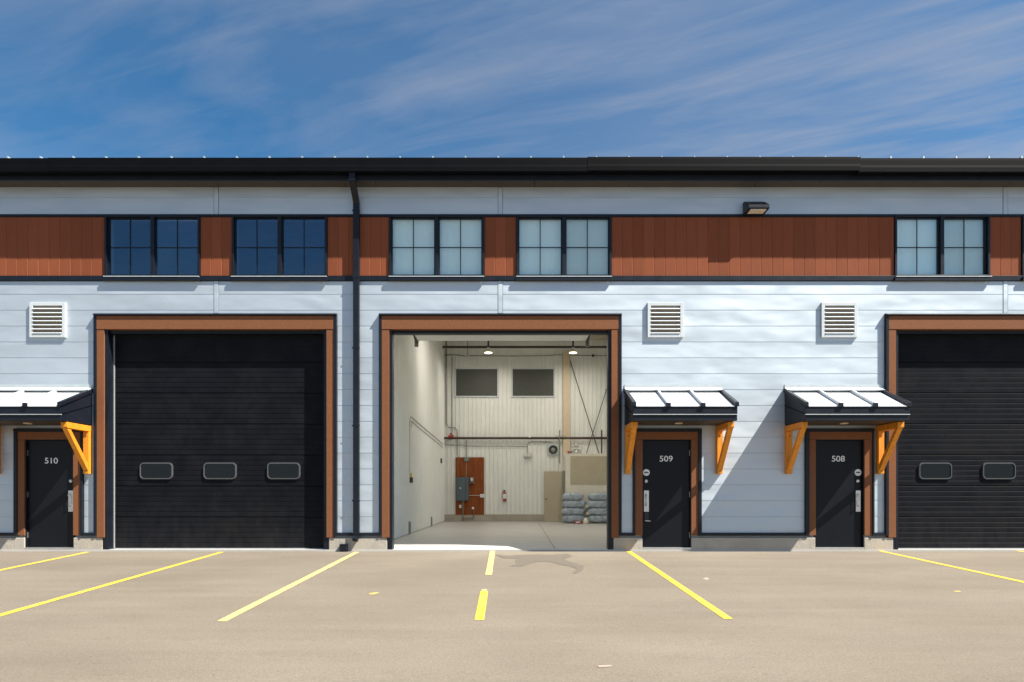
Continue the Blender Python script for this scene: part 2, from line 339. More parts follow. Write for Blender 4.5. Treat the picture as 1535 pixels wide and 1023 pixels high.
# interior slab (also shows as the pale lip under the garage doors)
slab = MB().box(-13.5,13.5,-.035,15.3,-.25,0.0)
slab.build('concrete_floor', M['floor'], kind='structure', label='smooth concrete slab of the bays')
jn = MB(); a = P(835,789,0).x
for (p, q) in (((807,783.5),(832,823)),((664,806),(912,806))):
    def fl(px, py):
        t = -1.0/((VY-py)/F); return Vector(((px-VX)/F*t, t-12.5, .004))
    A, B = fl(*p), fl(*q); d = (B-A).normalized(); nn = Vector((-d.y, d.x, 0))*.008
    jn.add([A-nn, A+nn, B+nn, B-nn], [(0,1,2,3)])
jn.build('floor_joint', mat('dark_joint', (.22,.19,.15), .9), kind='structure')  # thin dark strips drawn along the floor joints

# ------------------------------------------------------------------ building
XL, XR = -13.5, 13.5
UN = [(-5.66,-1,'510'), (-.13,1,'509'), (9.702,-1,'508')]
bld = empty('warehouse_building', (0,0,0), 'long low warehouse with white metal panels, brown siding band and black garage doors', 'building')
rowz = [Z(y) for y in (422,441.5,465.3,489.1,512.9,536.7,560.5,584.3,608.1,631.9,655.7,679.5,703.3,727.1,750.9,774.9,799)]
blocks = []
for gx, s, nm in UN:
    blocks.append((gx-2.354, gx+2.354, 4.585))
    a, b = gx+s*2.578, gx+s*3.906
    blocks.append((min(a,b), max(a,b), 2.35))
joints = [gx for gx,_,_ in UN]
def ngon_panel(outline, name, y0=0., y1=.026, bev=.0045):
    bm = bmesh.new()
    vs = [bm.verts.new((x, y1, z)) for x, z in outline]; f = bm.faces.new(vs)
    r = bmesh.ops.extrude_face_region(bm, geom=[f]); nv = [e for e in r['geom'] if isinstance(e, bmesh.types.BMVert)]
    for v in nv: v.co.y = y0
    fe = [e for e in bm.edges if all(abs(v.co.y-y0) < 1e-6 for v in e.verts)]
    bmesh.ops.recalc_face_normals(bm, faces=bm.faces)
    bmesh.ops.bevel(bm, geom=fe, offset=bev, segments=2, affect='EDGES')
    me = bpy.data.meshes.new(name); bm.to_mesh(me); bm.free(); me.materials.append(M['panel'])
    o = bpy.data.objects.new(name, me); C.objects.link(o); o.parent = bld; return o
GAP = .0008
def row(zlo, zhi, bounds):
    for (xa, xb) in bounds:
        cuts = sorted({xa, xb} | {v for b in blocks for v in b[:2] if xa < v < xb})
        cells = []
        for c0, c1 in zip(cuts[:-1], cuts[1:]):
            m = (c0+c1)/2; lo = zlo
            for b in blocks:
                if b[0] < m < b[1]: lo = max(lo, b[2])
            cells.append((c0, c1, lo))
        run = []
        def flush():
            if not run: return
            a, b = run[0][0]+.003, run[-1][1]-.003
            pts = [(b, zhi-GAP), (a, zhi-GAP)]
            for i, (c0, c1, lo) in enumerate(run):
                x0 = a if i == 0 else c0; x1 = b if i == len(run)-1 else c1
                for q in ((x0, lo+GAP), (x1, lo+GAP)):
                    if abs(pts[-1][0]-q[0]) < 1e-6 and abs(pts[-1][1]-q[1]) < 1e-6: continue
                    if len(pts) > 3 and abs(pts[-1][1]-q[1]) < 1e-6 and abs(pts[-2][1]-q[1]) < 1e-6: pts[-1] = q; continue
                    pts.append(q)
            ngon_panel(pts, 'panel'); run.clear()
        for c in cells:
            if c[2] >= zhi-.02: flush()
            else: run.append(c)
        flush()
segs = [XL]+joints+[XR]
full = [(segs[i]+(.045 if i else 0), segs[i+1]-(.045 if i < len(segs)-2 else 0)) for i in range(len(segs)-1)]
for i in range(len(rowz)-1): row(rowz[i+1], rowz[i], full)
zt = [Z(282)+.02, Z(296.5), Z(322)]
for i in range(2):
    save = blocks; blocks = []; row(zt[i+1], zt[i], full); blocks = save
for gx in joints:                                               # vertical joint trims
    for z0, z1 in ((4.60, 5.222), (6.525, 7.05)):
        j = MB().box(gx-.042, gx+.042, -.006, .024, z0, z1); j.build('joint_trim', M['panel'], bld, bevel=.004)

# windows
WIN = []
for k, (gx, s, nm) in enumerate(UN):
    for q in (-1, 1): WIN.append((gx+q*1.2375, nm, s*q))
WIN.append((gx-1.2375-9.832+0, 'x', 0)) if False else None
WZ0, WZ1, WHW = 5.30, 6.512, .925
# structural core with its openings
holes = [(w[0]-WHW+.01, w[0]+WHW-.01, WZ0+.01, WZ1-.01) for w in WIN]
for gx, s, nm in UN:
    holes.append((gx-2.20, gx+2.20, -1, 4.33))
    a, b = sorted((gx+s*2.76, gx+s*3.71)); holes.append((a, b, -1, 2.17))
xb = sorted({XL, XR} | {h[0] for h in holes} | {h[1] for h in holes})
core = MB()
for x0, x1 in zip(xb[:-1], xb[1:]):
    m = (x0+x1)/2; hs = sorted([(max(h[2], -.24), h[3]) for h in holes if h[0] < m < h[1]])
    z = -.24
    for lo, hi in hs:
        if lo > z: core.box(x0, x1, .03, .26, z, lo)
        z = hi
    core.box(x0, x1, .03, .26, z, 7.06)
core.build('wall_core', M['cavity'], bld)

# brown vertical siding
PW = .2085
plank_cache = {}
def plank(x0, x1, z0=5.325, z1=6.467):
    w = round(x1-x0, 4)
    if w < .02: return
    if w not in plank_cache:
        hw = w/2-.0008
        prof = [(-hw,.026),(-hw,.004),(-hw+.006,0),(hw-.010,-.002),(hw,.004),(hw,.026)] if w > .05 else [(-hw,.026),(-hw,0),(hw,0),(hw,.026)]
        mb = MB().prism(prof, z0, z1, 'z'); o = mb.build('plank', M['plank'], bld); plank_cache[w] = o.data
    else:
        o = bpy.data.objects.new('plank', plank_cache[w]); C.objects.link(o); o.parent = bld; ORG[o.name] = Vector()
    o.location.x = (x0+x1)/2
wb = sorted([(w[0]-WHW, w[0]+WHW) for w in WIN]); edges = [XL]+[v for p in wb for v in p]+[XR]
for a, b in zip(edges[0::2], edges[1::2]):
    x = a+.003
    while x < b-.003:
        e = min(x+PW, b-.003)
        if e-x < .03 and e >= b-.0031: break
        plank(x, e); x += PW
tr = MB().box(XL, XR, -.018, .028, 6.472, 6.522); tr.build('band_trim', M['black'], bld, bevel=.003)
for a, b in zip(edges[0::2], edges[1::2]): MB().box(a, b, -.028, .028, 5.226, 5.322).build('band_trim', M['black'], bld, bevel=.003)

# windows themselves
wlabel = {}
for (wx, nm, s) in WIN:
    f = MB(); x0, x1 = wx-WHW, wx+WHW
    f.box(x0, x0+.04, -.03, .10, WZ0, WZ1); f.box(x1-.04, x1, -.03, .10, WZ0, WZ1)
    f.box(x0+.04, x1-.04, -.03, .10, WZ1-.045, WZ1); f.box(x0+.04, x1-.04, -.03, .10, WZ0, WZ0+.04)
    f.box(wx-.035, wx+.035, -.022, .09, WZ0+.04, WZ1-.045)
    w = f.build('window', M['black'], bld, bevel=.004)
    w['label'] = 'black framed window with pale blind down' if nm != '510' else 'black framed window with dark blue glass'
    MB().box(x0-.02, x1+.02, -.062, -.031, WZ0-.085, WZ0-.012).build('sill', M['galv' if False else 'black'], w, bevel=.004)
    MB().box(x0+.0, x1-.0, -.070, -.030, WZ0-.011, WZ0+.004).build('sill_cap', M['galv'], w)
    for (p0, p1) in ((x0+.04, wx-.035), (wx+.035, x1-.04)):
        sf = MB()
        za, zb = WZ0+.04, WZ1-.045
        sf.box(p0+.001, p0+.02, .02, .075, za, zb); sf.box(p1-.02, p1-.001, .02, .075, za, zb)
        sf.box(p0+.02, p1-.02, .02, .075, za+.001, za+.02); sf.box(p0+.02, p1-.02, .02, .075, zb-.02, zb-.001)
        sf.build('sash', M['black'], w)
        rt = [random.uniform(-.0035,.0035) for _ in range(3)]; MB().add([(p0+.02,.047+rt[0],za+.02),(p1-.02,.047+rt[1],za+.02),(p1-.02,.047+rt[1]+rt[2],zb-.02),(p0+.02,.047+rt[0]+rt[2],zb-.02)], [(0,1,2,3)]).build('pane', M['glass' if nm == '510' else 'clearglass'], w)
        c = (p0+p1)/2
        MB().box(c-.009, c+.009, .036, .0435, za+.02, zb-.02).build('muntin', M['black'], w)
        zc_ = za+(zb-za)*.49
        mu = MB(); mu.box(p0+.02, c-.0095, .036, .0435, zc_-.009, zc_+.009); mu.box(c+.0095, p1-.02, .036, .0435, zc_-.009, zc_+.009)
        mu.build('muntin', M['black'], w)
        if nm != '510':
            bl = MB(); k = 26                                   # roller blind with faint waviness
            for i in range(k):
                a0 = p0-.02+(p1-p0+.04)*i/k; a1 = p0-.02+(p1-p0+.04)*(i+1)/k
                y0 = .108+.002*math.sin(i*1.7); y1 = .108+.002*math.sin((i+1)*1.7)
                bl.add([(a0,y0,WZ0-.1),(a1,y1,WZ0-.1),(a1,y1,WZ1+.1),(a0,y0,WZ1+.1)], [(0,1,2,3)])
            bl.build('blind', M['blind'], w)

# eave: soffit, fascia, gutter runs, roof sheet with standing seams
YS = -.29
sp = 13
x = XL
while x < XR-.01:
    e = min(x+.61, XR)
    so = MB().box(x+.003, e-.003, YS+.01, .0, 7.052, 7.07); so.build('soffit_panel', M['soffit'], bld, bevel=.003); x = e
MB().box(XL, XR, YS-.03, YS+.008, 7.03, 7.36).build('fascia', M['black'], bld, bevel=.006)
gj = [XL, (75-VX)/79.7, (525-VX)/79.7-1.2, (880-VX)/79.7, (1285-VX)/79.7, XR]
dzs = [-.004, .0, .004, .016, -.006]
for i in range(5):
    d = dzs[i]; yo = -.004*(i % 2)
    pr = [(YS-.032,7.385+d),(YS-.032,7.13+d),(YS-.10,7.115+d),(YS-.182+yo,7.122+d),(YS-.188+yo,7.20+d),(YS-.186+yo,7.24+d),(YS-.19+yo,7.33+d),(YS-.19+yo,7.372+d),(YS-.178+yo,7.372+d),(YS-.178+yo,7.34+d),(YS-.155+yo,7.25+d),(YS-.15,7.16+d),(YS-.10,7.135+d),(YS-.045,7.15+d),(YS-.045,7.385+d)]
    MB().prism(pr, gj[i]+.004, gj[i+1]+(.03 if i < 4 else 0), 'x').build('gutter', M['gutter'], bld)
def rz(y): return 7.375+(y+.34)*.06
MB().add([(XL,-.34,rz(-.34)),(XR,-.34,rz(-.34)),(XR,15.6,rz(15.6)),(XL,15.6,rz(15.6)),
          (XL,-.34,rz(-.34)-.02),(XR,-.34,rz(-.34)-.02),(XR,15.6,rz(15.6)-.02),(XL,15.6,rz(15.6)-.02)],
         [(0,1,2,3),(4,5,6,7),(0,1,5,4),(2,3,7,6),(0,3,7,4),(1,2,6,5)]).build('roof', M['roofwhite'], bld)
sx = (12-VX)/79.6; mesh_s = None
k0 = int((XL-sx)/.6157)
for k in range(k0, 80):
    xx = sx+k*.6157
    if xx > XR: break
    if mesh_s is None:
        o = MB().add([(-.018,-.42,rz(-.34)-.01),(.018,-.42,rz(-.34)-.01),(.012,-.42,rz(-.34)+.054),(-.012,-.42,rz(-.34)+.066),
                      (-.016,15.6,rz(15.6)-.01),(.016,15.6,rz(15.6)-.01),(.009,15.6,rz(15.6)+.066),(-.009,15.6,rz(15.6)+.066)],
                     [(0,1,2,3),(4,5,6,7),(0,1,5,4),(1,2,6,5),(2,3,7,6),(3,0,4,7)]).build('roof_seam', M['galv'], bld); mesh_s = o.data
    else:
        o = bpy.data.objects.new('roof_seam', mesh_s); C.objects.link(o); o.parent = bld
    o.location.x = xx

# shell behind: end walls, party walls, rear wall, ceiling
YB = 15.2
def cz(y): return 7.06+.05*y
sh = MB()
for a, b in ((XL, XL+.15), (-2.97,-2.80), (4.70,4.87), (XR-.15, XR)):
    sh.prism([(.262,-.2),(YB+.3,-.2),(YB+.3,cz(YB)+.15),(.262,cz(.26)+.05)], a, b, 'x')
sh.box(XL, XR, YB+.06, YB+.3, -.2, 8.0)
sh.build('shell_wall', M['cavity'], bld)
MB().add([(XL,.0,cz(0)+.02),(XR,.0,cz(0)+.02),(XR,YB+.3,cz(YB+.3)),(XL,YB+.3,cz(YB+.3))], [(0,1,2,3)]).build('ceiling', M['ceil'], bld)
# upper floor over the closed bays keeps the window rooms dark but deep
# ribbed liner panels of the open bay
def ribs(a0, a1, pitch=.183, d=.032):
    pts = []; x = a0
    while x < a1:
        pts += [(x, 0), (x+pitch-.05, 0), (x+pitch-.036, -d), (x+pitch-.014, -d)]; x += pitch
    return [p for p in pts if p[0] < a1]+[(a1, 0)]
def liner(pts, fn, z0, z1f, name='liner_panel', m='liner'):
    mb = MB(); n = len(pts)
    vs = [fn(p, z0) for p in pts]+[fn(p, z1f(p)) for p in pts]
    mb.add(vs, [(i, i+1, i+1+n, i+n) for i in range(n-1)]); return mb.build(name, M[m], bld, smooth=False)
LX = -2.72
liner(ribs(.27, YB), lambda p, z: (LX-p[1], p[0], z), .02, lambda p: cz(p[0]))
liner(ribs(.27, YB), lambda p, z: (4.62+p[1], p[0], z), .02, lambda p: cz(p[0]))
liner(ribs(LX, 4.62), lambda p, z: (p[0], YB+p[1], z), .30, lambda p: cz(YB))
MB().box(LX+.02, 4.6, YB-.05, YB+.05, 0.0, .30).build('concrete_curb', M['concrete'], bld, bevel=.01)
MB().box(LX-.09, LX-.0, .262, .275, 0, 7.0).build('liner_edge', M['liner'], bld)
MB().box(2.24, 4.62, .262, .275, 0, 7.0).box(LX, 2.24, .262, .275, 4.34, 7.0).build('front_liner', M['liner'], bld)
c0, c1 = P(843.5,600,YB).x, P(854,600,YB).x
MB().box(c0, c1, YB-.16, YB-.02, 2.4, 7.3).build('column', M['column'], bld, bevel=.01)

# garage doors and trims, entry doors
def sect_profile(z0, z1, y):
    pts = [(y+.045, z0+.004), (y+.004, z0+.004)]
    n = 6; h = (z1-z0-.012)/n; z = z0+.006
    for i in range(n):
        d = .013 if i == n-1 else .0045
        pts += [(y+.004, z+.001), (y, z+.014), (y, z+h-.004), (y+.002, z+h-.0015), (y+d, z+h-.001)]; z += h
    pts += [(y+.012, z1-.003), (y+.045, z1-.003)]
    return pts
def rrect(cx, cz_, hw, hh, r, n=5):
    out = []
    for (sx_, sz_, a0) in ((1,1,0), (-1,1,90), (-1,-1,180), (1,-1,270)):
        for i in range(n+1):
            a = R(a0+90*i/n); out.append((cx+sx_*(hw-r)+r*math.cos(a), cz_+sz_*(hh-r)+r*math.sin(a)))
    return out
def ring(mb, o1, o2, y0, y1):
    n = len(o1)
    vs = [(x,y0,z) for x,z in o1]+[(x,y0,z) for x,z in o2]+[(x,y1,z) for x,z in o1]+[(x,y1,z) for x,z in o2]
    fs = []
    for i in range(n):
        j = (i+1) % n
        fs += [(i,j,n+j,n+i), (2*n+i,3*n+i,3*n+j,2*n+j), (i,2*n+i,2*n+j,j), (n+i,n+j,3*n+j,3*n+i)]
    mb.add(vs, fs)
def text(body, name, size, x, y, z, m, parent, sx=1.0):
    cu = bpy.data.curves.new('t', 'FONT'); cu.body = body; cu.size = size; cu.extrude = .0015; cu.align_x = 'CENTER'; cu.align_y = 'CENTER'; cu.offset = .0012; cu.space_character = 1.0
    o = bpy.data.objects.new('t', cu); C.objects.link(o); bpy.context.view_layer.update()
    me = bpy.data.meshes.new_from_object(o.evaluated_get(bpy.context.evaluated_depsgraph_get())); bpy.data.objects.remove(o)
    me.transform(Matrix.Translation((x, y, z)) @ Matrix.Rotation(R(90), 4, 'X') @ Matrix.Diagonal((sx,1,1,1)))
    me.materials.clear(); me.materials.append(m)
    q = bpy.data.objects.new(name, me); C.objects.link(q); q.parent = parent; ORG[q.name] = Vector(); return q

DY = .175
for gx, s, nm in UN:
    # black outer trim, brown header and jambs
    t = MB(); t.box(gx-2.354, gx-2.302, -.062, .028, .27, 4.535); t.box(gx+2.302, gx+2.354, -.062, .028, .27, 4.535)
    t.prism([(-.085,4.54),(-.085,4.56),(-.05,4.585),(.028,4.585),(.028,4.54)], gx-2.354, gx+2.354, 'x')
    t.build('door_surround_edge', M['black'], bld, bevel=.003)
    MB().box(gx-2.30, gx+2.30, -.056, .16, 4.275, 4.534).build('door_header', M['brown'], bld, bevel=.004)
    for q in (-1, 1):
        a, b = sorted((gx+q*2.156, gx+q*2.30))
        MB().box(a, b, -.048, .16, .235, 4.272).build('door_jamb', M['brown'], bld, bevel=.004)
        a, b = sorted((gx+q*2.096, gx+q*2.154))
        MB().box(a, b, -.02, .172, .0, 4.272).build('steel_frame', M['black'], bld, bevel=.003)
        a, b = sorted((gx+q*2.157, gx+q*2.198))
        MB().box(a, b, -.02, .172, .0, .23).build('steel_frame', M['black'], bld)
    MB().box(gx-2.094, gx+2.094, .04, .172, 4.215, 4.271).build('head_seal', M['black'], bld)
    if nm != '509':
        gd = MB().box(gx-2.14, gx+2.14, DY+.05, DY+.07, .0, 4.29).build('garage_door', M['door'], bld)
        gd['label'] = 'closed black overhead door with three small rounded windows'
        for i in range(7):
            MB().prism(sect_profile(.012+i*.612, .012+(i+1)*.612, DY), gx-2.094, gx+2.094, 'x').build('door_section', M['door'], gd)
        MB().box(gx-2.095, gx-2.077, DY-.02, DY-.002, 0.01, 4.21).box(gx+2.077, gx+2.095, DY-.02, DY-.002, .01, 4.21).build('weather_seal', M['rubber'], gd)
        MB().box(gx-2.076, gx+2.076, DY-.015, DY+.03, .001, .014).build('bottom_seal', M['rubber'], gd)
        for q in (-1.256, 0, 1.256):
            cx, cz_ = gx+q, 1.536
            o1 = rrect(cx, cz_, .328, .166, .085); o2 = rrect(cx, cz_, .304, .142, .066); o3 = rrect(cx, cz_, .320, .158, .079)
            mb = MB(); ring(mb, o1, o3, DY-.016, DY+.004); ring(mb, o3, o2, DY-.028, DY+.004)
            mb.build('porthole_frame', M['rubber'] if False else M['portframe'] if 'portframe' in M else M['rubber'], gd, smooth=False)
            MB().add([(x_, DY-.008, z_) for x_, z_ in o2], [tuple(range(len(o2)))]).build('porthole_pane', M['porthole'], gd)
    # entry door
    cx = gx+s*3.234
    def e(a, b): return tuple(sorted((gx+s*a, gx+s*b)))
    ca = MB()
    a, b = e(2.618, 2.762); ca.box(a, b, -.040, .10, .278, 2.138)
    a, b = e(3.708, 3.838); ca.box(a, b, -.040, .10, .278, 2.138)
    for (a, b) in (e(2.618, 2.762), e(3.708, 3.838)): pass
    for q in (0, 1):
        a, b = (e(2.618, 2.762), e(3.708, 3.838))[q]
        MB().box(a, b, -.040, .10, .278, 2.138).build('door_casing', M['brown'], bld, bevel=.003)
    a, b = e(2.618, 3.838); MB().box(a, b, -.044, .10, 2.140, 2.286).build('door_casing', M['brown'], bld, bevel=.003)
    bt = MB(); a, b = e(2.578, 2.616); bt.box(a, b, -.060, .028, .27, 2.287); a, b = e(3.84, 3.906); bt.box(a, b, -.060, .028, .27, 2.287)
    a, b = e(2.578, 3.906); bt.box(a, b, -.066, .028, 2.288, 2.350); bt.build('casing_edge', M['black'], bld, bevel=.003)
    fr = MB(); a, b = e(2.764, 2.774); 
    for (p, q) in ((2.764, 2.776), (3.692, 3.706)):
        a, b = e(p, q); fr.box(a, b, -.01, .10, .03, 2.136)
    a, b = e(2.777, 3.691); fr.box(a, b, -.01, .10, 2.126, 2.1385); fr.build('door_frame', M['black'], bld)
    a, b = e(2.778, 3.690); lf = MB().box(a, b, .035, .085, .05, 2.122).build('entry_door', M['leaf'], bld, bevel=.003)
    lf['label'] = 'black steel door numbered '+nm
    a, b = e(2.76, 3.71); MB().box(a, b, -.03, .10, .0, .042).build('threshold', M['steel'], bld, bevel=.006)
    # ornaments. handle is on the side towards the garage door for every unit here
    hx = gx+s*(2.85)
    y0 = .034
    MB().box(hx-.048, hx+.048, y0-.012, y0, .735, 1.15).build('handle_plate', M['steel'], lf, bevel=.004)
    MB().tube([(hx-.012, y0-.012, 1.08), (hx-.012, y0-.055, 1.06), (hx-.012, y0-.055, .86), (hx-.012, y0-.012, .84)], .011, 8).build('pull_handle', M['steel'], lf)
    MB().lathe((hx-.005, y0, 1.335), [(.034,0),(.034,-.010),(.026,-.016),(.022,-.020)], 20, 'y').build('deadbolt', M['steel'], lf)
    if nm != '510':
        MB().lathe((hx, y0, 1.50), [(.066,0),(.066,-.002)], 28, 'y').build('round_sticker', M['white'], lf)
        st = MB()
        for i, (u, w_) in enumerate(((-.044,.018),(-.022,.016),(-.003,.020),(.020,.020))):
            st.box(hx+u, hx+u+w_, y0-.0045, y0-.0022, 1.487, 1.510+.004*(i % 2))
        st.build('sticker_print', M['ink'], lf)
    if nm == '509':
        MB().box(hx-.042, hx+.042, y0-.02, y0, .575, .728).build('keypad', M['ink'], lf, bevel=.006)
        MB().tube([(hx-.03, y0-.02, .56), (hx-.03, y0-.05, .56), (hx+.07, y0-.05, .555)], .010, 8).build('lever', M['steel'], lf)
    for hz in (.28, 1.07, 1.88):
        a, b = e(3.684, 3.70); MB().box(a, b, .014, .034, hz-.055, hz+.055).build('hinge', M['steel'], lf)
    text(nm, 'door_number', .158, gx+s*3.236, y0-.0005, Z(688.2 if nm != '510' else 691.2)-.0, M['white'], lf, 1.12)
    # base trims of the wall pieces and the concrete below
    a, b = e(2.356, 2.576); MB().box(a, b, -.05, .028, .27, .322).build('base_trim', M['black'], bld, bevel=.003)
    a, b = e(2.20, 2.762); MB().box(a, b, -.030, .24, -.08, .232).build('foundation', M['concrete'], bld, bevel=.012)
fx = [(-13.5, -5.66-3.906), (UN[0][0]+2.356, UN[1][0]-2.356), (UN[1][0]+3.908, UN[2][0]-3.908), (UN[2][0]+2.356, XR)]
for a, b in fx: MB().box(a, b, -.05, .028, .27, .322).build('base_trim', M['black'], bld, bevel=.003)
fx = [(-13.5, -5.66-3.712), (UN[0][0]+2.20, UN[1][0]-2.20), (UN[1][0]+3.712, UN[2][0]-3.712), (UN[2][0]+2.20, XR)]
for a, b in fx: MB().box(a, b, -.030, .24, -.3, .232).build('foundation', M['concrete'], bld, bevel=.012)

# raised door of the open bay, hanging level under the ceiling
gx = -.13
rd = empty('raised_overhead_door', (gx, 2, 5.0), 'white underside of the open overhead door hanging inside the middle bay', 'garage door')
for i in range(5):
    y0 = .75+i*.61
    MB().box(gx-2.13, gx+2.13, y0+.005, y0+.605, 4.99, 5.04).build('door_section', M['liner'], rd, bevel=.006)
for q in (-1, 1):
    MB().tube([(gx+q*2.16, .35, .3), (gx+q*2.16, .35, 4.62), (gx+q*2.17, .45, 4.85), (gx+q*2.17, .62, 5.0), (gx+q*2.17, 4.1, 5.06)], .025, 6).build('track', M['rod'], rd)
    MB().tube([(gx+q*2.17, 2.3, 5.3), (gx+q*2.17, 3.9, 4.93)], .03, 6).build('track_brace', M['rod'], rd)
    MB().lathe((gx+q*2.17-.04, 3.9, 4.93), [(.0,0),(.07,0.01),(.07,.07),(.0,.08)], 14, 'x').build('roller', M['rod'], rd)
    MB().box(gx+q*2.17-.05, gx+q*2.17+.05, 3.80, 3.86, 4.85, 5.25).build('hanger', M['conduit'], rd)
# back windows high on the rear wall
for (a, b) in ((683.8,745.4), (768.6,829.7)):
    p = P(a, 594, YB); q = P(b, 554, YB)
    f = MB(); x0, x1, z0, z1 = p.x, q.x, p.z, q.z; w_ = .06
    f.box(x0-w_, x0, YB-.06, YB+.0, z0-w_, z1+w_); f.box(x1, x1+w_, YB-.06, YB, z0-w_, z1+w_)
    f.box(x0, x1, YB-.06, YB, z0-w_, z0); f.box(x0, x1, YB-.06, YB, z1, z1+w_)
    o = f.build('interior_window', M['vent'], bld, bevel=.005)
    MB().box(x0, x1, YB-.052, YB-.040, z0, z1).build('interior_pane', M['grey_glass'], o)

# ------------------------------------------------------------------ canopies over the entry doors
SIDE = {'510': 'left', '509': 'middle', '508': 'right'}
for gx, s, nm in UN:
    cx = gx+s*3.358; hw = .942; D = .87
    cn = empty('door_canopy', (cx, 0, 2.4), {'510': 'leftmost black door canopy, cut by the left edge, left of the closed garage door', '509': 'black door canopy just right of the open bay', '508': 'black door canopy just left of the right closed garage door'}[nm], 'canopy', 'canopies over the entry doors')
    for q in (-1, 1):
        a, b = sorted((cx+q*(hw-.03), cx+q*hw))
        MB().prism([(-.002,2.425),(-.002,3.06),(-.85,2.655),(-.85,2.405)], a, b, 'x').build('side_panel', M['black'], cn, bevel=.004)
        MB().prism([(-.003,2.80),(-.003,2.812),(-.86,2.532),(-.86,2.52)], cx+q*hw, cx+q*(hw+.008), 'x').build('drip_edge', M['gutter'], cn)
        a, b = sorted((cx+q*(hw-.05), cx+q*(hw+.022)))
        MB().prism([(-.0,3.055),(-.0,3.13),(-.91,2.735),(-.91,2.655)], a, b, 'x').build('rake_trim', M['black'], cn, bevel=.006)
        # timber bracket
        bx = cx+q*.886; w = .058
        br = MB().prism([(-.001,2.29),(-.001,2.400),(-.72,2.400),(-.72,2.31),(-.70,2.29)], bx-w, bx+w, 'x').build('bracket', M['wood'], cn, bevel=.005)
        br['label'] = 'orange timber knee bracket'
        MB().box(bx-w+.004, bx+w-.004, -.105, -.001, 1.47, 2.288).build('post', M['wood'], br, bevel=.006)
        MB().prism([(-.70,2.286),(-.60,2.286),(-.106,1.67),(-.106,1.53)], bx-w+.012, bx+w-.012, 'x').build('brace', M['wood'], br, bevel=.006)
        for zz in (1.54, 2.2): MB().lathe((bx, -.106, zz), [(.012,0),(.012,-.006),(.0,-.009)], 10, 'y').build('bolt', M['rod'], br)
    MB().box(cx-hw, cx+hw, -.872, -.851, 2.405, 2.505).build('fascia', M['black'], cn, bevel=.004)
    MB().box(cx-hw-.004, cx+hw+.004, -.892, -.851, 2.508, 2.52).build('drip_edge', M['galv'], cn, bevel=.002)
    MB().box(cx-hw, cx+hw, -.886, -.851, 2.523, 2.665).build('fascia', M['black'], cn, bevel=.004)
    def rp(y): return 3.085+(y)*.4657+.0
    def rib(x0, x1, up, dn, nm_, m_, y0=-.06, y1=-.90):
        MB().prism([(y0, rp(y0)+dn), (y0, rp(y0)+up), (y1, rp(y1)+up), (y1, rp(y1)+dn)], x0, x1, 'x').build(nm_, M[m_], cn, bevel=.002)
    q3 = [cx-hw+.05, cx-.313, cx+.313, cx+hw-.05]
    for i in range(3): rib(q3[i]+.002, q3[i+1]-.002, 0., -.012, 'roof_sheet', 'roofwhite')
    for i in (1, 2): rib(q3[i]-.016, q3[i]+.016, .062, .001, 'roof_seam', 'roofwhite')
    for i in (1, 2): MB().box(q3[i]-.045, q3[i]+.045, -.918, -.895, rp(-.9)-.02, rp(-.9)+.055).build('seam_cap', M['black'], cn, bevel=.004)
    MB().prism([(-.0,3.21),(-.0,3.09),(-.07,3.085),(-.12,3.07),(-.13,3.09),(-.04,3.13),(-.012,3.15),(-.012,3.21)], cx-hw+.0, cx+hw, 'x').build('wall_flashing', M['galv'], cn)
    x = cx-hw+.035; i = 0
    while x < cx+hw-.04:
        e_ = min(x+.1, cx+hw-.032); MB().box(x+.003, e_-.003, -.848, -.004, 2.412, 2.424).build('soffit_slat', M['soffit'], cn); x = e_; i += 1
    dl = MB().lathe((cx, -.42, 2.411), [(.075,0),(.075,-.012),(.055,-.016)], 24, 'z').build('recessed_light', M['lens'], cn)

# ------------------------------------------------------------------ louvre vents
for (vx, lab) in ((X(73.2), 'white louvred vent on the wall left of the first garage door'), (X(997), 'white louvred vent nearest the open bay, right of its top corner'), (X(1257), 'white louvred vent near the top left of the right garage door')):
    z0, z1, h = 4.12, 4.80, .35
    v = empty('wall_vent', (vx, 0, z0), lab, 'vent', 'louvred wall vents')
    f = MB(); f.box(vx-h, vx-h+.065, -.045, -.001, z0, z1); f.box(vx+h-.065, vx+h, -.045, -.001, z0, z1)
    f.box(vx-h+.065, vx+h-.065, -.045, -.001, z0, z0+.065); f.box(vx-h+.065, vx+h-.065, -.045, -.001, z1-.065, z1)
    f.build('frame', M['vent'], v, bevel=.006)
    MB().box(vx-h+.06, vx+h-.06, -.004, -.0015, z0+.06, z1-.06).build('screen', M['darkhole'], v)
    n = 7; p = (z1-z0-.13)/n
    for i in range(n):
        zz = z0+.065+i*p
        MB().prism([(-.052, zz+.006), (-.058, zz+.012), (-.012, zz+p*.62), (-.006, zz+p*.62-.006)], vx-h+.067, vx+h-.067, 'x').build('slat', M['vent'], v)

# ------------------------------------------------------------------ wall lamp
lx = 4.79
L = empty('wall_lamp', (lx, 0, 6.5), 'black wall lamp with cream lens above the brown siding band', 'wall lamp')
MB().prism([(-.001,6.51),(-.001,6.74),(-.06,6.745),(-.27,6.60),(-.305,6.57),(-.305,6.515),(-.28,6.505),(-.06,6.50)], lx-.20, lx+.20, 'x').build('housing', M['black'], L, bevel=.008)
MB().box(lx-.15, lx+.15, -.28, -.10, 6.490, 6.503).build('lens', M['lens'], L, bevel=.003)

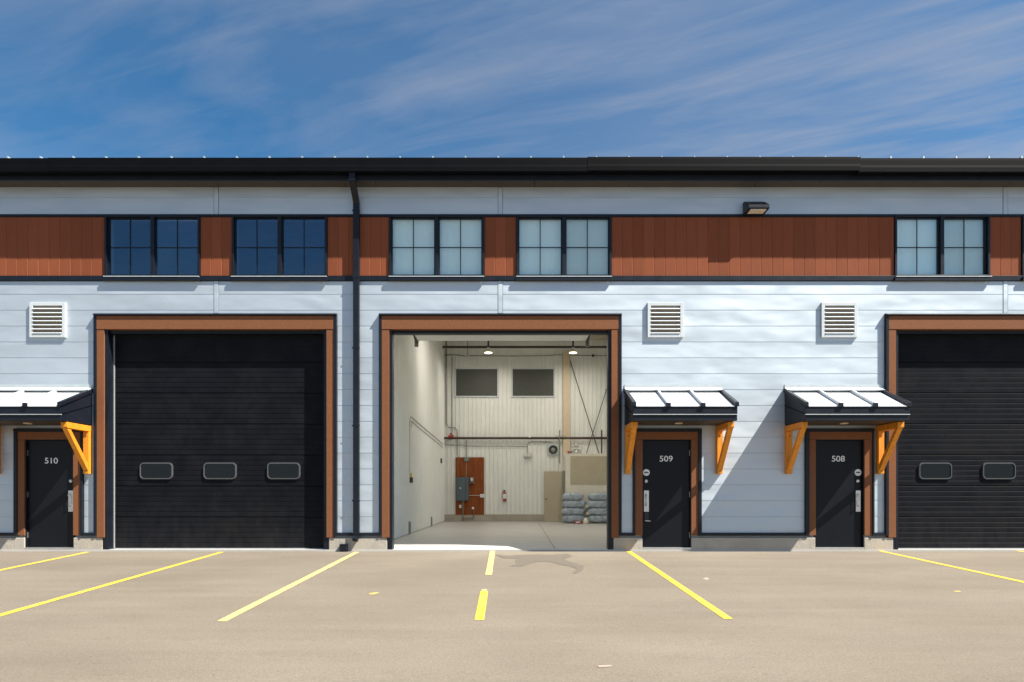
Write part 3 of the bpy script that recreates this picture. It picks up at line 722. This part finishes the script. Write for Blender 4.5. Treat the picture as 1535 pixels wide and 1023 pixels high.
# ------------------------------------------------------------------ downspout
dxp = X(535.5)
ds = empty('downspout', (dxp, -.07, .2), 'black square downspout running down the wall between the two garage doors', 'downspout')
MB().tube([(dxp, YS-.10, 7.14), (dxp, YS-.10, 6.99), (dxp, -.065, 6.72), (dxp, -.065, 1.2), (dxp, -.065, .30)], .05, square=(.115,.085)).build('pipe', M['black'], ds, bevel=.006)
MB().tube([(dxp, -.065, .30), (dxp-.0, -.07, .25), (dxp-.015, -.13, .19)], .05, square=(.10,.075)).build('outlet', M['black'], ds)
for zz in (6.55, 5.27, 3.9, 2.4, .95):
    MB().box(dxp-.075, dxp+.075, -.112, -.109, zz-.015, zz+.015).build('strap', M['black'], ds)
MB().box(dxp-.07, dxp+.07, YS-.15, YS-.05, 6.98, 7.0).build('collar', M['black'], ds)
bx_ = X(517.5)
ob = empty('drain_box', (bx_, -.06, 0), 'small black box at the foot of the wall beside the downspout', 'drain box')
MB().box(bx_-.075, bx_+.065, -.14, -.032, -.04, .10).build('body', M['black'], ob, bevel=.008)
MB().box(bx_-.08, bx_+.07, -.145, -.03, .102, .112).build('lid', M['black'], ob, bevel=.003)

# ------------------------------------------------------------------ painted parking lines and marks
def line(px0, py0, px1, py1, w, mt, label, n=24, jit=.004):
    A, B = gp(px0, py0), gp(px1, py1); d = (B-A).normalized(); nn = Vector((-d.y, d.x, 0)).normalized()*w/2
    rnd = random.Random(px0); vs = []
    for i in range(n+1):
        p = A.lerp(B, i/n); e0, e1 = 1+rnd.uniform(-jit, jit)/w, 1+rnd.uniform(-jit, jit)/w
        for q in (p-nn*e0, p+nn*e1): vs.append((q.x, q.y, gz(q.y)+.004))
    m = MB().add(vs, [(2*i, 2*i+1, 2*i+3, 2*i+2) for i in range(n)])
    return m.build('parking_line', M[mt], loc=(A.x, A.y, A.z), label=label, cat='parking line', group='yellow parking lines')
line(132,828,-120,880,.10,'yellow','yellow parking line starting below the left bracket of the wall by door 510')
line(333,828,-60,940,.10,'yellow','long yellow parking line starting under the left closed garage door')
line(535,828,332,932,.098,'paleyellow','pale yellow parking line starting at the foot of the downspout')
line(738.5,826.5,732.5,862,.098,'paleyellow','short faded yellow line at the sill of the open bay')
line(726,887,718.5,930,.098,'yellow','short yellow dash lying alone in front of the open bay')
line(941,826,1092,928.5,.098,'yellow','bright yellow parking line starting below the left bracket of door 509')
line(1318,826,1640,896,.10,'yellow','yellow parking line starting right of door 508')
line(1512,824.8,1700,848,.10,'yellow','yellow line tip at the right edge under the right garage door')
def blot(pts, name, mt, label, cat, up=.004, sub=3, jit=.02, kind=None):
    rnd = random.Random(len(pts)); out = []
    V = [gp(*p) for p in pts]
    for i in range(len(V)):
        a, b = V[i], V[(i+1) % len(V)]
        for k in range(sub):
            q = a.lerp(b, k/sub)+(Vector((rnd.uniform(-jit, jit), rnd.uniform(-jit, jit), 0)) if k else Vector())
            out.append((q.x, q.y, gz(q.y)+up))
    m = MB().add(out, [tuple(range(len(out)))]); c = V[0]
    return m.build(name, M[mt], loc=tuple(c), label=label, cat=cat, kind=kind)
blot([(742.6, 832.1), (760.6, 833.7), (783.4, 832.1), (806.2, 831.5), (825.7, 832.1), (851.8, 830.5), (858.3, 833.7), (845.2, 838.6), (853.4, 842.5), (876.2, 849.0), (871.3, 856.5), (861.5, 860.8), (859.9, 858.2), (864.8, 853.3), (856.6, 850.0), (838.7, 846.1), (820.8, 842.5), (806.2, 842.5), (793.1, 845.8), (786.6, 849.0), (763.8, 850.0), (775.2, 845.8), (772.0, 841.2), (778.5, 838.0), (754.0, 837.3)],
     'water_stain', 'wet', 'soft damp patch on the asphalt in front of the open bay', 'stain', jit=.015)
blot([(553,890),(562,888.4),(569,888.7),(562,892),(554,892)], 'paint_fleck', 'fleck', 'small yellow paint fleck left of the lone dash', 'paint mark', jit=.006)
blot([(722,884.5),(729,883.5),(730,886),(722,886.5)], 'paint_fleck', 'paleyellow', 'tiny pale fleck just above the lone yellow dash', 'paint mark', jit=.006)
blot([(896,998.5),(917,997.5),(917,1000),(898,1001.5)], 'paint_mark', 'pink', 'thin pale pink dash near the bottom of the lot', 'paint mark', jit=.003)
blot([(1430,886.5),(1438,886),(1441,888),(1432,888.5)], 'paint_fleck', 'fleck', 'tiny yellow paint fleck at the right of the lot', 'paint mark', jit=.004)
blot([(1053,868),(1059,866),(1063,868),(1060,870)], 'paint_mark', 'pink', 'faint pink smudge right of the bright yellow line', 'paint mark', jit=.01)

# ------------------------------------------------------------------ inside the open bay
def tb(path, r, name, mt, label, cat, n=8, group=None):
    return MB().tube(path, r, n).build(name, M[mt], loc=tuple(path[0]), label=label, cat=cat, group=group)
Y1 = YB-.14
sp1 = [P(664,657,Y1), P(930,657,Y1)]
o = tb(sp1, .05, 'sprinkler_pipe', 'pipe', 'dark red-brown pipe running across the back wall at mid height', 'pipe')
tb([P(662,520.6,14.3), P(935,520.6,14.3)], .05, 'ceiling_pipe', 'rod', 'black pipe running across under the ceiling at the back', 'pipe')
vb = empty('pipe_valve', P(676,654,Y1-.05), 'red valve on the left end of the mid height pipe', 'valve')
p = P(676,655,Y1-.0)
MB().lathe(p+Vector((-.12,0,0)), [(.06,0),(.075,.02),(.06,.05),(.06,.19),(.075,.22),(.06,.24)], 12, 'x').build('body', M['red'], vb)
MB().lathe(p+Vector((0,0,.05)), [(.03,0),(.03,.08),(.07,.085),(.07,.1)], 12).build('hand_wheel', M['red'], vb)
# conduits
yy = YB-.05
tb([P(669,512,yy), P(669,636,yy), P(673,641,yy), P(682,641.5,yy), P(685.5,645,yy), P(685.5,683,yy)], .018, 'conduit', 'conduit', 'conduit stepping right near the left corner of the back wall', 'conduit')
tb([P(677.8,535,yy), P(677.8,655,yy)], .014, 'conduit', 'conduit', 'thin straight conduit just right of the corner conduit', 'conduit')
tb([P(699,660,yy), P(699,717,yy)], .018, 'conduit', 'conduit', 'conduit dropping from the mid height pipe to the electrical panel', 'conduit')
tb([P(687,683,yy), P(687,717,yy)], .012, 'conduit', 'conduit', 'short conduit entering the top left of the electrical panel', 'conduit')
tb([P(664,666.5,yy), P(700,669,yy), P(790,669.5,yy)], .015, 'conduit', 'conduit', 'long level conduit below the mid height pipe', 'conduit')
tb([P(663,533,yy), P(680,532,yy), P(697,534,yy)], .015, 'cable', 'rod', 'short cable left of the junction box near the ceiling', 'cable')
tb([P(704,533.5,yy), P(760,534,yy), P(820,533.6,yy), P(838,532,yy), P(860,533,yy), P(900,533.6,yy), P(930,533.6,yy)], .012, 'cable', 'rod', 'thin cable sagging right of the junction box near the ceiling', 'cable')
jb = empty('junction_box', P(700.7,533,yy), 'small grey junction box hanging from the ceiling at the back', 'junction box')
p = P(700.7,533.5,yy); MB().box(p.x-.05, p.x+.05, yy-.05, yy, p.z-.06, p.z+.06).build('body', M['vent'], jb, bevel=.005)
MB().tube([p+Vector((0,-.02,.06)), P(700.7,510,yy)], .014).build('stem', M['conduit'], jb)
p = P(889,533.5,yy); MB().lathe(p, [(.0,-.06),(.06,-.05),(.06,.02),(.0,.03)], 12, 'y').build('cable_box', M['rod'], loc=tuple(p), label='small round black box on the thin cable by the right', cat='junction box')
# bracing rods
yr = YB-.09
tb([P(853,536,yr), P(898,680,yr+.0)], .017, 'bracing_rod', 'rod', 'bracing rod leaning down to the right beside the cream column', 'bracing rod')
tb([P(920,550,yr-.04), P(879,680,yr-.04)], .017, 'bracing_rod', 'rod', 'bracing rod leaning down to the left at the far right', 'bracing rod')
tb([P(839,645,Y1-.08), P(839,695,Y1-.08)], .022, 'support_post', 'green', 'grey-green post crossing the pipe left of the cream column', 'post')
tb([P(902,645,Y1-.08), P(902,680,Y1-.08)], .03, 'support_post', 'pipe', 'red-brown post crossing the pipe at the far right', 'post')
tb([P(832,654,Y1-.10), P(850,654,Y1-.10)], .012, 'support_bracket', 'conduit', 'short level bar across the grey-green post', 'bracket')
p = P(794,655.5,Y1); MB().lathe(p, [(.05,-.03),(.07,0),(.05,.06),(.0,.07)], 12).build('pipe_fitting', M['white'], loc=tuple(p), label='small white fitting on top of the mid height pipe', cat='fitting')
# emergency light with conduit
em = empty('emergency_light', P(790.5,683,yy), 'white twin emergency light box on the back wall below the pipe', 'emergency light')
p = P(790.5,683.5,yy); MB().box(p.x-.17, p.x+.17, yy-.07, yy, p.z-.09, p.z+.10).build('body', M['vent'], em, bevel=.012)
for q in (-.08, .08): MB().lathe(p+Vector((q,-.07,.0)), [(.055,0),(.06,-.04),(.045,-.07)], 16, 'y').build('lamp_head', M['cream'], em)
MB().tube([p+Vector((0,0,.1)), P(790.5,669,yy), P(792,664,yy), P(797,662.5,yy), P(828,663,yy)], .012).build('conduit', M['conduit'], em)
# wall fan
fn = empty('wall_fan', P(829,674.3,yy), 'black ringed fan on a pale square plate by the column', 'fan')
p = P(829,674.3,YB-.02)
MB().box(p.x-.25, p.x+.25, YB-.05, YB-.02, p.z-.26, p.z+.26).build('plate', M['galv'], fn, bevel=.008)
n = 28; mb = MB(); mb.sm = True
for i in range(n+1): pass
cp = [(.10,.0),(.10,-.06),(.15,-.10),(.185,-.08),(.19,.0)]
vsr = []; fsr = []
for r_, h_ in cp:
    for j in range(n): a = 2*math.pi*j/n; vsr.append((p.x+r_*math.cos(a), YB-.05+h_, p.z+r_*math.sin(a)))
for i in range(len(cp)-1):
    for j in range(n): fsr.append((i*n+j, i*n+(j+1) % n, (i+1)*n+(j+1) % n, (i+1)*n+j))
mb.add(vsr, fsr); mb.build('ring', M['rod'], fn)
MB().lathe((p.x, YB-.055, p.z), [(.05,0),(.05,-.04),(.03,-.06)], 16, 'y').build('hub', M['galv'], fn)
for k in range(5):
    a = 2*math.pi*k/5; c, s_ = math.cos(a), math.sin(a); c2, s2 = math.cos(a+.7), math.sin(a+.7)
    MB().add([(p.x+.04*c, YB-.06, p.z+.04*s_), (p.x+.105*c, YB-.055, p.z+.105*s_), (p.x+.105*c2, YB-.08, p.z+.105*s2), (p.x+.04*c2, YB-.08, p.z+.04*s2)], [(0,1,2,3)]).build('blade', M['rubber'], fn)
# plywood and electrical gear
pa, pb = P(683,772,YB), P(725.7,686,YB)
pl = MB().box(pa.x, pb.x, YB-.06, YB-.022, pa.z, pb.z).build('plywood_board', M['ply'], loc=(pa.x, YB-.04, pa.z), label='tall red-brown plywood board on the back wall behind the panel', cat='board')
e0, e1 = P(683.8,751,YB-.1), P(702.6,715.7,YB-.1)
ep = empty('electrical_panel', (e0.x, YB-.1, e0.z), 'blue-grey breaker panel on the plywood board', 'breaker panel')
MB().box(e0.x, e1.x, YB-.18, YB-.062, e0.z, e1.z).build('cabinet', M['epanel'], ep, bevel=.008)
MB().box(e0.x+.03, e1.x-.03, YB-.192, YB-.182, e0.z+.03, e1.z-.03).build('cover', M['epanel'], ep, bevel=.005)
MB().box(e0.x+.16, e0.x+.21, YB-.205, YB-.193, (e0.z+e1.z)/2, (e0.z+e1.z)/2+.07).build('latch', M['steel'], ep)
MB().box(e1.x-.14, e1.x-.12, YB-.198, YB-.193, e0.z+.05, e1.z-.05).build('seam', M['rod'], ep)
p = P(707.5,721,YB-.06)
mt_ = empty('grey_disconnect', p, 'small grey switch box right of the breaker panel', 'switch box')
MB().box(p.x-.08, p.x+.09, YB-.17, YB-.062, p.z-.13, p.z+.15).build('body', M['conduit'], mt_, bevel=.01)
MB().lathe((p.x, YB-.17, p.z+.05), [(.06,0),(.055,-.04),(.0,-.05)], 16, 'y').build('dial', M['vent'], mt_)
MB().box(p.x-.05, p.x+.06, YB-.18, YB-.17, p.z-.12, p.z-.05).build('cover', M['rod'], mt_)
for (a, b, w_, h_, lab) in ((723,743.5,.09,.075,'white outlet box at the right edge of the plywood board'), (690,759.5,.045,.07,'small white box below the breaker panel'), (709,762,.045,.05,'tiny white cap on the plywood board right of the lower conduit')):
    p = P(a, b, YB-.06); o = empty('outlet_box', p, lab, 'outlet box', 'white boxes on the plywood board')
    MB().box(p.x-w_, p.x+w_, YB-.11, YB-.062, p.z-h_, p.z+h_).build('body', M['white'], o, bevel=.008)
    MB().box(p.x-w_*.4, p.x+w_*.4, YB-.116, YB-.111, p.z-h_*.5, p.z+h_*.5).build('socket', M['vent'], o)
tb([P(694,751,yy-.03), P(694,781,yy-.03)], .025, 'conduit', 'conduit', 'conduit from the breaker panel down to the floor', 'conduit')
tb([P(694,777,yy-.04), P(710,777,yy-.04), P(710,764,yy-.04)], .022, 'conduit', 'conduit', 'bent conduit low on the curb below the plywood', 'conduit')
tb([P(703,743,yy-.03), P(722,743,yy-.03)], .010, 'conduit', 'vent', 'thin pale conduit across the plywood to the outlet box', 'conduit')
p = P(699,689,YB-.06); MB().box(p.x-.08, p.x+.12, YB-.12, YB-.063, p.z-.07, p.z+.07).build('junction_box', M['green'], loc=tuple(p), label='grey-green junction box at the top of the plywood board', cat='junction box')
# extinguisher
p = P(756.3,752,YB-.12)
ex = empty('fire_extinguisher', p, 'red fire extinguisher with white label hung on the back wall', 'fire extinguisher')
MB().lathe(p, [(.06,0),(.075,.02),(.075,.33),(.06,.38),(.025,.41)], 18).build('cylinder', M['red'], ex)
MB().lathe(p+Vector((0,0,.12)), [(.0765,0),(.0765,.2)], 18).build('paper_label', M['white'], ex)
MB().lathe(p+Vector((0,0,.41)), [(.025,0),(.03,.02),(.03,.06)], 12).build('valve', M['rod'], ex)
MB().prism([(-.02,.45),(.12,.52),(.12,.50),(-.02,.42)], -.012, .012, 'y').build('squeeze_grip', M['rod'], ex) if False else MB().box(p.x-.09, p.x+.04, p.y-.012, p.y+.012, p.z+.47, p.z+.49).build('squeeze_grip', M['rod'], ex)
MB().tube([p+Vector((-.03,0,.44)), p+Vector((-.10,-.01,.40)), p+Vector((-.105,-.01,.2)), p+Vector((-.09,-.01,.12))], .012).build('hose', M['rod'], ex)
# tan door
d0, d1 = P(815.6,782,YB-.05), P(842.8,707,YB-.05)
td = empty('interior_door', (d0.x, YB-.1, 0), 'plain tan steel door in the back wall left of the bags', 'door')
MB().box(d0.x, d1.x, YB-.12, YB-.06, .01, d1.z).build('leaf', M['tandoor'], td, bevel=.004)
p = P(817.5,748.5,YB-.12); MB().lathe((p.x+.03, YB-.12, p.z), [(.03,0),(.03,-.01),(.012,-.02),(.012,-.05),(.032,-.06),(.03,-.085),(.0,-.09)], 14, 'y').build('knob', M['pipe'], td)
# drywall box room
w0 = P(848,680,13.6); zt_ = w0.z
dr = empty('drywall_room', (w0.x, 13.6, 0), 'unpainted tan drywall enclosure with pale taped edges behind the bags', 'drywall enclosure')
mb = MB().box(w0.x, 4.60, 13.62, 13.74, 0, zt_).box(w0.x, w0.x+.12, 13.74, YB-.03, 0, zt_).box(w0.x+.12, 4.60, 13.74, YB-.03, zt_-.12, zt_)
mb.build('wall', M['mud'], dr, bevel=.004)
a0 = P(855,0,13.6).x; za = P(0,727,13.6).z; zb = P(0,684,13.6).z
MB().box(a0, 4.56, 13.612, 13.619, za, zb).build('drywall_sheet', M['drywall'], dr)
MB().box(w0.x-.10, w0.x-.01, 13.9, 14.0, .0, P(0,706,13.9).z).build('stud', M['conduit'], dr)
# water heater style unit on the enclosure
hx, hy = P(864,680,14.1).x, 14.1
hv = empty('tank_unit', (hx, hy, zt_), 'silver round tank with pipe frame on top of the drywall enclosure', 'tank')
MB().lathe((hx, hy, zt_), [(.20,0),(.24,.04),(.24,.12),(.18,.19),(.08,.22),(.0,.225)], 22).build('tank', M['chrome'], hv)
for q in (-.22, .22): MB().tube([(hx+q, hy, zt_), (hx+q, hy, zt_+.42)], .015).build('post', M['chrome'], hv)
MB().tube([(hx-.22, hy, zt_+.42), (hx+.22, hy, zt_+.42)], .018).build('rail', M['chrome'], hv)
MB().tube([(hx-.2, hy-.02, zt_+.30), (hx+.12, hy-.02, zt_+.30)], .02).build('rail', M['conduit'], hv)
MB().lathe((hx, hy, zt_+.3), [(.05,0),(.07,.03),(.07,.10),(.03,.13)], 14).build('regulator', M['vent'], hv)
p = Vector((P(852.5,675,14.1).x, 14.1, zt_)); vv = empty('shutoff_valve', p, 'small red valve left of the silver tank', 'valve')
MB().lathe(p, [(.05,0),(.05,.05),(.03,.07),(.03,.11),(.065,.115),(.065,.135)], 12).build('body', M['red'], vv)
MB().tube([p+Vector((.08,0,.05)), p+Vector((-.08,0,.05))], .022).build('stub', M['red'], vv)

# bags of insulation, each its own
def bag(cx, cy, cz_, hw, hd, hh, seed, label):
    rnd = random.Random(seed); bm = bmesh.new(); bmesh.ops.create_icosphere(bm, subdivisions=4, radius=1)
    ph = [rnd.uniform(0, 6.28) for _ in range(8)]
    for v in bm.verts:
        x, y, z = v.co
        def se(t, e): return math.copysign(abs(t)**e, t)
        u = Vector((se(x,.62)*hw, se(y,.62)*hd, se(z,.55)*hh))
        end = abs(x)**3
        wr = .035*math.sin(9*x+ph[0]+3*z)*math.cos(6*y+ph[1])+.022*math.sin(17*x+11*z+ph[2])+.016*math.sin(31*z+7*x+ph[3])*end
        u *= 1+wr
        u.z *= 1-.25*end; u.z += .02*math.sin(5*x+ph[4])*hh
        v.co = u
    me = bpy.data.meshes.new('insulation_bag'); bm.to_mesh(me); bm.free(); me.materials.append(M['bag'])
    me.polygons.foreach_set('use_smooth', [True]*len(me.polygons))
    r = bpy.data.objects.new('insulation_bag', me); C.objects.link(r); r.location = (cx, cy, cz_); r.rotation_euler = (0, 0, rnd.uniform(-.05, .05))
    tag(r, label, 'bag', 'blue-grey plastic bags stacked by the drywall'); ORG[r.name] = Vector((cx, cy, cz_))
    return r
names = ['bottom', 'second lowest', 'second highest', 'topmost']
YG = 13.05
for st, (a, b) in enumerate(((842.5,877.5), (877.5,920))):
    x0, x1 = P(a,0,YG).x, P(b,0,YG).x
    for k in range(4):
        hh = .162; off = (0, .02, -.01, .03)[k]*(1 if st else -1)
        o = bag((x0+x1)/2+off, YG, .02+hh+k*.292, (x1-x0)/2*(1.0 if k < 3 else .9), .33, hh, 10*st+k,
            names[k]+' plastic bag of the '+('right' if st else 'left')+' stack by the drywall')
        if st:
            MB().box(x0+off-.03, x0+off+.12, YG-.25, YG-.22, .05+k*.292, .16+k*.292).build('taped_end', M['jute'], o) if k in (0,1,2) else None
p = P(866,783,12.6)
pk = empty('red_white_package', (p.x, 12.6, 0), 'small red and white packet on the floor before the bags', 'packet')
MB().box(p.x-.13, p.x+.16, 12.5, 12.68, .0, .10).build('body', M['red'], pk, bevel=.02)
MB().prism([(p.x-.10,.03),(p.x+.10,.05),(p.x+.05,.09),(p.x-.08,.08)], 12.494, 12.499, 'y').build('print', M['white'], pk)
p2 = P(878,784,12.55); MB().lathe((p2.x, 12.55, .0), [(.09,0),(.11,.05),(.09,.15),(.04,.22),(.0,.24)], 14).build('white_sack', M['cream'], loc=(p2.x,12.55,0), label='small crumpled cream sack between the two bag stacks', cat='sack')
# left wall items
def LP(px, py):                                                  # a point on the left liner wall seen at this pixel
    t = (LX+.03)/((px-VX)/F); return Vector((LX+.03, t-12.5, 1+(VY-py)/F*t))
tb([LP(614,724), LP(614,630), LP(616,625), LP(664,666.2)], .013, 'conduit', 'conduit', 'upper conduit bending along the left wall to the back corner', 'conduit')
a = LP(617,632); 
tb([LP(616.5,640), LP(616.5,632), LP(664,671)], .013, 'conduit', 'conduit', 'lower of the two slanting conduits on the left wall', 'conduit')
p = LP(615.5,717); sw = empty('switch_box', p, 'black box with yellow tag low on the left wall conduit', 'switch box')
MB().box(LX+.0, LX+.09, p.y-.09, p.y+.09, p.z-.13, p.z+.02).build('body', M['rod'], sw, bevel=.01)
MB().box(LX+.0, LX+.07, p.y-.06, p.y+.06, p.z+.03, p.z+.14).build('tag', M['yellow_tag'], sw, bevel=.008)
p = LP(661,691); MB().box(LX, LX+.07, p.y-.12, p.y+.12, p.z-.09, p.z+.09).build('wall_box', M['rod'], loc=tuple(p), label='small black box on the left wall near the back corner', cat='wall box')
for (a, b, h_, lab) in ((614,800,.36,'nearer grey-green upright box at the foot of the left wall'), (646.5,789,.34,'farther grey-green upright box at the foot of the left wall')):
    p = LP(a, b); sb = empty('floor_box', (LX, p.y, 0), lab, 'floor box', 'upright boxes along the left wall')
    MB().box(LX+.0, LX+.05, p.y-.14, p.y+.14, .0, h_).build('body', M['green'], sb, bevel=.01)
    MB().box(LX+.051, LX+.06, p.y-.10, p.y+.10, .05, h_-.05).build('cover', M['green'], sb, bevel=.003)
# high bay lamps, lit; front row added, unseen, to brighten the bay's front
PL = P(732, 529, 13.0); PR = P(859, 529, 13.0)
for i, (p, yl, lab) in enumerate(((PL,13.0,'lit round ceiling lamp left of the two seen at the back'), (PR,13.0,'lit round ceiling lamp right of the two seen at the back'), (Vector((PL.x,7,PL.z)),7.0,'added unseen ceiling lamp brightening the front of the bay on the left'), (Vector((PR.x,7,PR.z)),7.0,'added unseen ceiling lamp brightening the front of the bay on the right'))):
    hb = empty('ceiling_lamp', p, lab, 'ceiling lamp', 'lit lamps under the ceiling')
    MB().lathe(p, [(.165,0),(.175,.03),(.16,.06),(.08,.09),(.06,.2)], 24).build('housing', M['vent'], hb)
    MB().lathe(p+Vector((0,0,-.012)), [(.15,0),(.15,.008)], 24).build('diffuser', M['lamp'], hb)
    MB().tube([p+Vector((0,0,.2)), Vector((p.x, p.y, cz(yl)-.02))], .035).build('mount', M['rod'], hb)
    ld = bpy.data.lights.new('lamp_light', 'AREA'); ld.shape = 'DISK'; ld.size = .30; ld.energy = (24, 24, 42, 42)[i]; ld.color = (1.0,.92,.80)
    lo = bpy.data.objects.new('lamp_light', ld); C.objects.link(lo); lo.parent = hb; lo.location = (0,0,-.02)
